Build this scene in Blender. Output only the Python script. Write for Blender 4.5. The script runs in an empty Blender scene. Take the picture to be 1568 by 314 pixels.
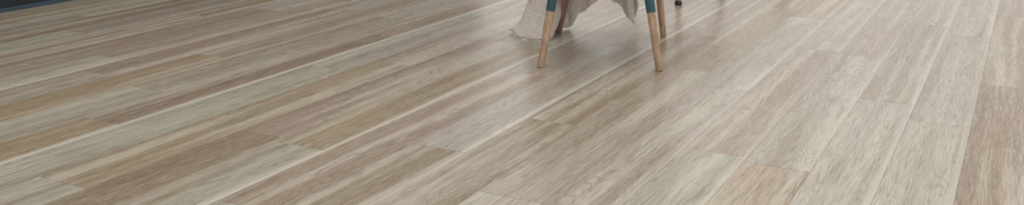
import bpy, bmesh, math, random
from mathutils import Vector, Matrix
random.seed(7)
scene = bpy.context.scene
scene.view_settings.view_transform = 'Standard'
H = 1.15
ANG = math.radians(28.08)
W = 0.195*H
L = 1.62*H

def lin(c):
    return tuple(((x/255)/12.92 if x/255 <= .04045 else ((x/255+.055)/1.055)**2.4) for x in c)

def new_obj(name, verts, faces, mat=None, parent=None, smooth=False):
    me = bpy.data.meshes.new(name); me.from_pydata(verts, [], faces); me.update()
    ob = bpy.data.objects.new(name, me); scene.collection.objects.link(ob)
    if mat: me.materials.append(mat)
    if parent: ob.parent = parent
    if smooth:
        for p in me.polygons: p.use_smooth = True
    return ob

class NT:
    def __init__(s, name):
        s.m = bpy.data.materials.new(name); s.m.use_nodes = True
        s.t = s.m.node_tree; s.b = s.t.nodes['Principled BSDF']
    def n(s, typ, **kw):
        nd = s.t.nodes.new(typ)
        for k, v in kw.items(): setattr(nd, k, v)
        return nd
    def l(s, a, b): s.t.links.new(a, b)
    def val(s, inp, v):
        if isinstance(v, bpy.types.NodeSocket): s.l(v, inp)
        else: inp.default_value = v
    def math(s, op, a, b=0.0, clamp=False):
        nd = s.n('ShaderNodeMath', operation=op, use_clamp=clamp); s.val(nd.inputs[0], a); s.val(nd.inputs[1], b); return nd.outputs[0]
    def mr(s, v, a, b, c=0., d=1., interp='SMOOTHSTEP'):
        nd = s.n('ShaderNodeMapRange', interpolation_type=interp); s.val(nd.inputs[0], v)
        for i, x in enumerate((a, b, c, d)): s.val(nd.inputs[1+i], x)
        return nd.outputs[0]
    def vec(s, x, y, z):
        nd = s.n('ShaderNodeCombineXYZ')
        for i, v in enumerate((x, y, z)): s.val(nd.inputs[i], v)
        return nd.outputs[0]
    def noise(s, v, scale=1, detail=2, rough=.5, dist=0):
        nd = s.n('ShaderNodeTexNoise'); s.l(v, nd.inputs['Vector'])
        nd.inputs['Scale'].default_value = scale; nd.inputs['Detail'].default_value = detail
        nd.inputs['Roughness'].default_value = rough; nd.inputs['Distortion'].default_value = dist
        return nd.outputs[0]
    def mix(s, f, a, b, blend='MIX'):
        nd = s.n('ShaderNodeMix', data_type='RGBA', blend_type=blend)
        s.val(nd.inputs[0], f)
        for i, v in ((6, a), (7, b)):
            if isinstance(v, tuple): v = v+(1,) if len(v) == 3 else v
            s.val(nd.inputs[i], v)
        return nd.outputs[2]
    def bump(s, h, strength, dist):
        nd = s.n('ShaderNodeBump'); nd.inputs['Strength'].default_value = strength; nd.inputs['Distance'].default_value = dist
        s.l(h, nd.inputs['Height']); s.l(nd.outputs[0], s.b.inputs['Normal'])

# ---------------- floor material
def floor_mat():
    N = NT('limed_oak_plank')
    at = N.n('ShaderNodeAttribute', attribute_name='plank_col')
    sd = N.n('ShaderNodeAttribute', attribute_name='seed').outputs['Fac']
    uv = N.n('ShaderNodeUVMap', uv_map='UVMap').outputs[0]
    sp = N.n('ShaderNodeSeparateXYZ'); N.l(uv, sp.inputs[0])
    xl = sp.outputs[0]
    yl = sp.outputs[1]
    x = N.math('MULTIPLY', xl, W)
    z = N.math('MULTIPLY', sd, 53.0)
    wv = N.noise(N.vec(N.math('MULTIPLY', x, 7), N.math('MULTIPLY', yl, 2.2), z), 1, 3)
    xw = N.math('ADD', x, N.math('MULTIPLY', N.math('SUBTRACT', wv, .5), .03))
    broad = N.noise(N.vec(N.math('MULTIPLY', xw, 14), N.math('MULTIPLY', yl, .35), z), 1, 1.5, .5)
    mid = N.noise(N.vec(N.math('MULTIPLY', xw, 70), N.math('MULTIPLY', yl, 1.5), z), 1, 3, .6)
    fine = N.noise(N.vec(N.math('MULTIPLY', xw, 280), N.math('MULTIPLY', yl, 7), z), 1, 5, .7)
    pore = N.noise(N.vec(N.math('MULTIPLY', x, 460), N.math('MULTIPLY', yl, 18), z), 1, 2, .6)
    patch = N.noise(N.vec(N.math('MULTIPLY', x, 12), N.math('MULTIPLY', yl, 2.4), z), 1, 3, .6)
    fld = N.noise(N.vec(N.math('MULTIPLY', x, 8), N.math('MULTIPLY', yl, 1.0), N.math('ADD', z, 9.)), 1, 1.5, .4)
    ring = N.math('SINE', N.math('MULTIPLY', fld, 150.))
    ringm = N.math('MULTIPLY', N.mr(ring, .0, 1.), N.mr(patch, .42, .58))
    saw = N.noise(N.vec(N.math('MULTIPLY', x, 14), N.math('MULTIPLY', yl, 260), z), 1, 2)
    col = at.outputs['Color']
    cream = lin((213, 206, 188)); brown = lin((146, 122, 97)); grey = lin((174, 168, 152))
    c = N.mix(N.math('MULTIPLY', N.mr(broad, .49, .68), .66), col, cream)
    c = N.mix(N.math('MULTIPLY', N.mr(broad, .47, .29), .48), c, brown)
    c = N.mix(N.math('MULTIPLY', N.mr(patch, .48, .74), .30), c, grey)
    c = N.mix(N.math('MULTIPLY', N.mr(mid, .52, .75), .28), c, cream)
    c = N.mix(N.math('MULTIPLY', N.mr(mid, .48, .25), .32), c, brown)
    c = N.mix(N.math('MULTIPLY', ringm, .32), c, lin((118, 96, 75)))
    c = N.mix(N.math('MULTIPLY', N.mr(fine, .50, .36), .54), c, lin((108, 89, 70)))
    c = N.mix(N.math('MULTIPLY', N.mr(fine, .53, .67), .45), c, lin((225, 218, 204)))
    c = N.mix(N.math('MULTIPLY', N.mr(pore, .56, .68), .38), c, lin((228, 222, 208)))
    c = N.mix(N.math('MULTIPLY', N.mr(saw, .58, .75), .12), c, lin((105, 92, 78)))
    e = N.mr(N.math('ADD', xl, N.math('MULTIPLY', N.math('SUBTRACT', mid, .5), .3)), .78, .99)
    e = N.math('MULTIPLY', e, at.outputs['Alpha'])
    c = N.mix(N.math('MULTIPLY', e, .82), c, lin((230, 224, 210)))
    N.l(c, N.b.inputs['Base Color'])
    N.l(N.mr(fine, .3, .7, .32, .25, 'LINEAR'), N.b.inputs['Roughness'])
    N.b.inputs['Specular IOR Level'].default_value = .44
    hgt = N.math('ADD', N.math('MULTIPLY', fine, .6), N.math('MULTIPLY', pore, .4))
    N.bump(hgt, .15, .0003)
    return N.m

# joints (v in units of H) per column and colours [segment near -> far]
J = {0:(4.3), 1:3.65, 2:5.47, 3:2.956, 4:4.62, 5:3.76, 6:5.61, 7:3.05, 8:4.25, 9:3.6, 10:2.44, 11:4.1, 12:1.87,
     13:3.3, 14:3.95, 15:2.7, 16:3.23, 17:4.4, 18:3.0, 19:2.58, 20:3.9, 21:3.3, 22:4.5, 23:3.6, 24:2.9, 25:4.2}
BR=(158,137,112); TAN=(174,154,123); GRG=(178,166,148); LG=(186,180,163); PK=(171,153,135); DB=(147,126,103); LT=(192,186,170)
C = {0:(BR,BR,PK), 1:(LT,LG,LG), 2:(PK,GRG,LG), 3:(TAN,LG,GRG), 4:(GRG,LG,GRG), 5:(GRG,LG,TAN), 6:(TAN,BR,PK),
     7:(DB,BR,PK), 8:(LG,GRG,PK), 9:(PK,GRG,PK), 10:(LG,TAN,GRG), 11:(PK,PK,BR), 12:(LG,TAN,GRG), 13:(LG,LG,GRG),
     14:(BR,PK,TAN), 15:(LG,GRG,LG), 16:(TAN,GRG,PK), 17:(PK,LG,GRG), 18:(LG,GRG,TAN), 19:(GRG,PK,LG), 20:(PK,TAN,GRG),
     21:(LG,GRG,LG), 22:(BR,TAN,PK), 23:(LG,LG,GRG), 24:(PK,TAN,GRG), 25:(GRG,LG,GRG)}
EDGE = {14:1., 10:.9, 8:.7, 1:.4, 2:.6, 4:.3, 16:.4, 18:.6, 21:.5, 5:.5, 12:.2}
def build_floor():
    verts=[]; faces=[]; cols=[]; seeds=[]; uvs=[]
    v0,v1=-1.6,10.0; g=.0003; b=.0009; d=.0006
    for k in range(-14,26):
        ur=(-.005-.195*k)*H; ul=ur-W
        if ul < -5.76: ul=-5.76
        j = J.get(k, random.uniform(0,1.6)); j=j*H
        n0=math.ceil((j-v0)/L)
        s = j-n0*L; i=-n0
        while s < v1:
            a=max(s,v0); e=min(s+L,v1)
            if e-a>.01:
                cc=C.get(k); 
                if cc: cc = cc[0] if i==-1 else cc[1] if i==0 else cc[2] if i==1 else random.choice([BR,TAN,GRG,LG,PK])
                else: cc=random.choice([BR,TAN,GRG,LG,PK])
                cc=tuple(x+random.uniform(-3,3) for x in cc)
                sd=random.random(); ea=EDGE.get(k, random.choice([0,0,.3]))
                base=len(verts)
                for (o,z) in ((g,-d),(b,0)):
                    for (x,y) in ((ul+o,a+o*1.5),(ur-o,a+o*1.5),(ur-o,e-o*1.5),(ul+o,e-o*1.5)):
                        verts.append((x,y,z))
                fs=[(4,5,6,7)]+[(q,(q+1)%4,4+(q+1)%4,4+q) for q in range(4)]
                for fi,f in enumerate(fs):
                    cx_=lin(cc) if fi==0 else lin((118,101,84))
                    faces.append(tuple(base+q for q in f)); cols.append(cx_+(ea if fi==0 else 0,)); seeds.append(sd)
                    uvs.extend([((verts[base+q][0]-ul)/W, verts[base+q][1]) for q in f])
            s+=L; i+=1
    base=len(verts); X0,X1=-5.76,(-.005+.195*14)*H
    verts += [(X0,v0,-d),(X1,v0,-d),(X1,v1,-d),(X0,v1,-d),(X0,v0,-.05),(X1,v0,-.05),(X1,v1,-.05),(X0,v1,-.05)]
    for f in ((0,1,2,3),(7,6,5,4),(0,4,5,1),(1,5,6,2),(2,6,7,3),(3,7,4,0)):
        faces.append(tuple(base+q for q in f)); cols.append(lin((80,67,54))+(0,)); seeds.append(0); uvs.extend([(verts[base+q][0],verts[base+q][1]) for q in f])
    ob=new_obj('floor',verts,faces,floor_mat())
    me=ob.data
    ca=me.color_attributes.new('plank_col','FLOAT_COLOR','CORNER')
    sa=me.attributes.new('seed','FLOAT','FACE')
    ul_=me.uv_layers.new(name='UVMap')
    for p in me.polygons:
        sa.data[p.index].value=seeds[p.index]
        for li in p.loop_indices:
            ca.data[li].color=cols[p.index]; ul_.data[li].uv=uvs[li]
    ob.rotation_euler=(0,0,-ANG)
    return ob
build_floor()

def simple(name,c,rough=.5,nscale=0,amt=.1,bump=0):
    N=NT(name)
    if nscale:
        tc=N.n('ShaderNodeTexCoord').outputs['Object']
        f=N.noise(tc,nscale,4,.6)
        cc=N.mix(f,tuple(x*(1-amt) for x in lin(c)),tuple(min(1,x*(1+amt)) for x in lin(c)))
        N.l(cc,N.b.inputs['Base Color'])
        if bump: N.bump(f,.5,bump)
    else: N.b.inputs['Base Color'].default_value=lin(c)+(1,)
    N.b.inputs['Roughness'].default_value=rough
    return N.m
def wood(name,c1,c2):
    N=NT(name); tc=N.n('ShaderNodeTexCoord').outputs['Object']
    mp=N.n('ShaderNodeMapping'); mp.inputs['Scale'].default_value=(160,160,6); N.l(tc,mp.inputs[0])
    f=N.noise(mp.outputs[0],1,4,.6)
    mp2=N.n('ShaderNodeMapping'); mp2.inputs['Scale'].default_value=(60,60,5); N.l(tc,mp2.inputs[0])
    f2=N.noise(mp2.outputs[0],1,2,.6)
    c=N.mix(N.mr(f2,.3,.7),lin(c1),lin(c2)); c=N.mix(N.math('MULTIPLY',N.mr(f,.48,.65),.4),c,lin((122,96,74)))
    N.l(c,N.b.inputs['Base Color']); N.b.inputs['Roughness'].default_value=.45
    N.bump(f,.2,.0005)
    return N.m

def box(name,lo,hi,mat,rot=-ANG,bev=0,parent=None):
    bm=bmesh.new(); bmesh.ops.create_cube(bm,size=1)
    c=[(lo[i]+hi[i])/2 for i in range(3)]; s=[hi[i]-lo[i] for i in range(3)]
    for v in bm.verts: v.co=Vector((v.co.x*s[0]+c[0],v.co.y*s[1]+c[1],v.co.z*s[2]+c[2]))
    if bev: bmesh.ops.bevel(bm,geom=bm.edges[:],offset=bev,segments=3,affect='EDGES',profile=.6)
    me=bpy.data.meshes.new(name); bm.to_mesh(me); bm.free(); me.materials.append(mat)
    ob=bpy.data.objects.new(name,me); scene.collection.objects.link(ob); ob.rotation_euler=(0,0,rot)
    if parent: ob.parent=parent
    return ob
navy=simple('navy_wall_paint',(24,34,42),.6,30,.06)
slate=simple('slate_baseboard_paint',(56,76,90),.45,20,.05)
white=simple('white_paint',(225,222,215),.7,25,.03)
box('wall_left',(-5.91,-1.6,-.05),(-5.76,10.0,2.7),navy)
box('baseboard_left',(-5.76,-1.6,0),(-5.745,10.0,.026),slate,bev=.004)
wbm=bpy.data.objects.new('added_window_1',None); scene.collection.objects.link(wbm)  # unseen glazed wall, added to give floor reflections a brighter backdrop
box('head_rail',(-5.91,10.0,2.45),(3.1,10.12,2.7),white,parent=wbm)
box('bottom_rail',(-5.91,10.0,-.05),(3.1,10.12,.07),white,parent=wbm)
for q,xm in enumerate((-5.83,-4.05,-2.27,-.49,1.29,3.05)):
    box('mullion_%d'%q,(xm-.035,10.0,.07),(xm+.035,10.10,2.45),white,parent=wbm)

# ---------------- legs
def tube(name,pts,rads,mat,parent,seg=32,capr=True):
    verts=[];faces=[]
    d=(Vector(pts[-1])-Vector(pts[0])).normalized()
    a=d.orthogonal().normalized(); b=d.cross(a)
    for p,r in zip(pts,rads):
        for i in range(seg):
            t=2*math.pi*i/seg; verts.append(Vector(p)+a*math.cos(t)*r+b*math.sin(t)*r)
    for j in range(len(pts)-1):
        for i in range(seg):
            faces.append((j*seg+i,j*seg+(i+1)%seg,(j+1)*seg+(i+1)%seg,(j+1)*seg+i))
    faces.append(tuple(range(seg))[::-1]); faces.append(tuple((len(pts)-1)*seg+i for i in range(seg)))
    ob=new_obj(name,[tuple(v) for v in verts],faces,mat,parent,True)
    m=ob.modifiers.new('es','EDGE_SPLIT'); m.split_angle=math.radians(40)
    return ob
def along(a,b,z):
    t=(z-a[2])/(b[2]-a[2]); return tuple(a[i]+(b[i]-a[i])*t for i in range(3))
legwood=wood('ash_leg_wood',(196,166,138),(166,136,110))
legwood_r=wood('walnut_leg_wood',(160,124,106),(134,102,86))
teal=simple('teal_painted_metal',(50,88,96),.4,15,.08)
tealfab=simple('teal_upholstery',(40,76,84),.85,400,.2,.0008)
chair=bpy.data.objects.new('armchair',None); scene.collection.objects.link(chair)
def leg(i,foot,top,zj,mat,r0=.0175,r1=.0205):
    foot=(foot[0],foot[1],0); 
    rr=lambda z:r0+(r1-r0)*z/zj
    pts=[along(foot,top,z) for z in (.0,.004,zj*.5,zj)]
    tube('leg_%d_wood'%i,pts,[r0*.9,r0,rr(zj/2),r1],mat,chair)
    pts=[along(foot,top,z) for z in (zj,zj+.002,top[2])]
    tube('leg_%d_socket'%i,pts,[r1+.001,r1+.002,r1+.005],teal,chair)
leg(1,(.139,4.787),(.218,4.87,.42),.262,legwood)
leg(2,(.704,4.709),(.655,4.80,.42),.268,legwood)
leg(3,(.263,5.587),(.345,5.45,.42),.262,legwood_r,.017,.020)
leg(4,(.842,5.482),(.785,5.38,.42),.262,legwood,.017,.020)
cx,cy=.495,5.13; ca=math.radians(-8)
def place(ob):
    ob.location=(cx,cy,0); ob.rotation_euler=(0,0,ca); ob.parent=chair
box('seat_cushion',(-.29,-.36,.42),(.29,.33,.53),tealfab,bev=.04); s=bpy.data.objects['seat_cushion']; place(s)
verts=[];faces=[];n=40;m=14
for side in (0,1):
    for i in range(n+1):
        t=-1+2*i/n; ang=t*math.radians(115)
        rx,ry=.33+.03*side,.34+.03*side
        for j in range(m+1):
            w=j/m; hgt=.40+ w*(.15+.33*max(0,math.cos(ang*.62))**2)
            lean=.04*w*max(0,math.cos(ang))
            verts.append((math.sin(ang)*rx,(math.cos(ang)*ry)+lean-.01,hgt))
S=(n+1)*(m+1)
for i in range(n):
    for j in range(m):
        a=i*(m+1)+j;b=a+m+1
        faces.append((a,b,b+1,a+1)); faces.append((S+a,S+a+1,S+b+1,S+b))
    a=i*(m+1);b=a+m+1; faces.append((a,S+a,S+b,b)); faces.append((a+m,b+m,S+b+m,S+a+m))
for i in (0,n):
    for j in range(m):
        a=i*(m+1)+j; faces.append((a,a+1,S+a+1,S+a))
sh=new_obj('back_shell',verts,faces,tealfab,None,True); place(sh)

# ---------------- throw blanket
def blanket():
    P=[(780,47,5.60),(788,53,5.50),(800,58,5.44),(814,60,5.40),(828,62,5.38),(840,60,5.42),(847,56,5.54),(853,50,5.66),(868,46,5.69),(880,31,5.70),(890,19,5.70),(902,11,5.70),(914,1,5.70),
       (926,-16,5.70),(937,-1,5.69),(952,12,5.66),(961,26,5.62),(971,39,5.60),(975,20,5.60),(977,0,5.62),(986,-22,5.65)]
    hem=[]
    for x,y,D in P: hem.append(((x-784)/1511*D, D, max(.006,1.15-(y+260)/1511*D)))
    ns,nt=260,110
    def samp(s):
        f=s*(len(P)-1); i=min(int(f),len(P)-2); t=f-i
        p0=hem[max(i-1,0)];p1=hem[i];p2=hem[i+1];p3=hem[min(i+2,len(P)-1)]
        return [ .5*((2*p1[q])+(-p0[q]+p2[q])*t+(2*p0[q]-5*p1[q]+4*p2[q]-p3[q])*t*t+(-p0[q]+3*p1[q]-3*p2[q]+p3[q])*t**3) for q in range(3)]
    verts=[];faces=[]
    for a in range(ns+1):
        s=a/ns; hx,hd,hz=samp(s); hz=max(.006,hz)
        sp=min(1,max(0,(hx-0.0)/.77))
        tx=.12+.63*sp; td=5.64+.01*math.sin(sp*3); tz=.90
        for b in range(nt+1):
            w=b/nt
            if w<.8:
                t=w/.8; q=(1-t)
                z=hz+(tz-hz)*t
                kx=math.exp(-((z-hz)/.07)) if s<.33 else q**2
                k2=math.exp(-((z-hz)/.16))
                X=tx+(hx-tx)*(kx*.85+.15*q); 
                Dd=td+(hd-td)*(k2*.6+.4*q)
                amp=.003+.008*q
                X+=.004*math.sin(z*40+s*30)*q
                Dd+=amp*math.sin(s*50+2*math.sin(z*7))+.002*math.sin(s*130+z*10)
                z+=0.006*math.sin(s*70)*q
                verts.append((X,Dd,max(.005,z)))
            else:
                t=(w-.8)/.2
                if t<.5:
                    u=t/.5; verts.append((tx,td-.17*(1-math.cos(u*math.pi))/2,tz+.035*math.sin(u*math.pi)))
                else:
                    u=(t-.5)/.5; verts.append((tx,td-.17-.03*u,tz-.18*u))
    for a in range(ns):
        for b in range(nt):
            i=a*(nt+1)+b; faces.append((i,i+nt+1,i+nt+2,i+1))
    N=NT('boucle_wool'); tc=N.n('ShaderNodeTexCoord').outputs['Object']
    vo=N.n('ShaderNodeTexVoronoi'); vo.inputs['Scale'].default_value=150; N.l(tc,vo.inputs['Vector'])
    ns1=N.noise(tc,110,4,.75); big=N.noise(tc,14,2)
    c=N.mix(N.mr(vo.outputs['Distance'],.2,.8),lin((242,233,227)),lin((206,195,189)))
    c=N.mix(N.math('MULTIPLY',N.mr(ns1,.5,.7),.35),c,lin((252,247,243)))
    c=N.mix(N.math('MULTIPLY',N.mr(ns1,.46,.32),.35),c,lin((168,154,148)))
    c=N.mix(N.math('MULTIPLY',N.mr(big,.5,.7),.2),c,lin((198,185,179)))
    N.l(c,N.b.inputs['Base Color']); N.b.inputs['Roughness'].default_value=.95
    N.b.inputs['Specular IOR Level'].default_value=.1
    N.bump(N.math('SUBTRACT',ns1,vo.outputs['Distance']),.5,.003)
    ob=new_obj('throw_blanket',verts,faces,N.m,None,True)
    tx_=bpy.data.textures.new('bl','CLOUDS'); tx_.noise_scale=.012
    md=ob.modifiers.new('th','SOLIDIFY'); md.thickness=.007; md.offset=0
    dm=ob.modifiers.new('d','DISPLACE'); dm.texture=tx_; dm.strength=.006; dm.mid_level=.5
blanket()

# ---------------- side table behind
tb=bpy.data.objects.new('side_table',None); scene.collection.objects.link(tb)
tc_=(1.16,6.86)
dark=simple('dark_rubber_foot',(45,42,42),.6)
for i,f in enumerate(((1.094,6.49),(.80,7.08),(1.52,7.05))):
    foot=(f[0],f[1],0); top=(f[0]+(tc_[0]-f[0])*.35,f[1]+(tc_[1]-f[1])*.35,.5)
    tube('foot_%d'%(i+1),[along(foot,top,z) for z in (0,.003,.022)],[.021,.024,.024],dark,tb)
    tube('leg_%d'%(i+1),[along(foot,top,z) for z in (.022,.5)],[.0175,.021],legwood_r,tb)
tube('table_top',[(tc_[0],tc_[1],z) for z in (.497,.503,.522,.528)],[.30,.308,.308,.30],legwood_r,tb,72)

# ---------------- light
w=bpy.data.worlds.new('world'); scene.world=w; w.use_nodes=True
w.node_tree.nodes['Background'].inputs[0].default_value=(1,.975,.94,1)
w.node_tree.nodes['Background'].inputs[1].default_value=.93
def area(name,u,v,z,sx,sy,e,rot):
    l=bpy.data.lights.new(name,'AREA'); l.shape='RECTANGLE'; l.size=sx; l.size_y=sy; l.energy=e; l.color=(1,.98,.95)
    o=bpy.data.objects.new(name,l); scene.collection.objects.link(o)
    c,s=math.cos(-ANG),math.sin(-ANG)
    o.location=(c*u-s*v,s*u+c*v,z); o.rotation_euler=rot
    return o
area('side_fill_light',3.6,2.5,2.0,5,2.2,18,(0,math.radians(65),-ANG))  # added soft fill lamp; no window stands on this side
cam=bpy.data.cameras.new('camera'); co=bpy.data.objects.new('camera',cam); scene.collection.objects.link(co)
co.location=(0,0,H); co.rotation_euler=(math.pi/2,0,0)
cam.sensor_width=36; cam.lens=1927/2000*36; cam.shift_y=-.266; cam.clip_end=100
scene.camera=co
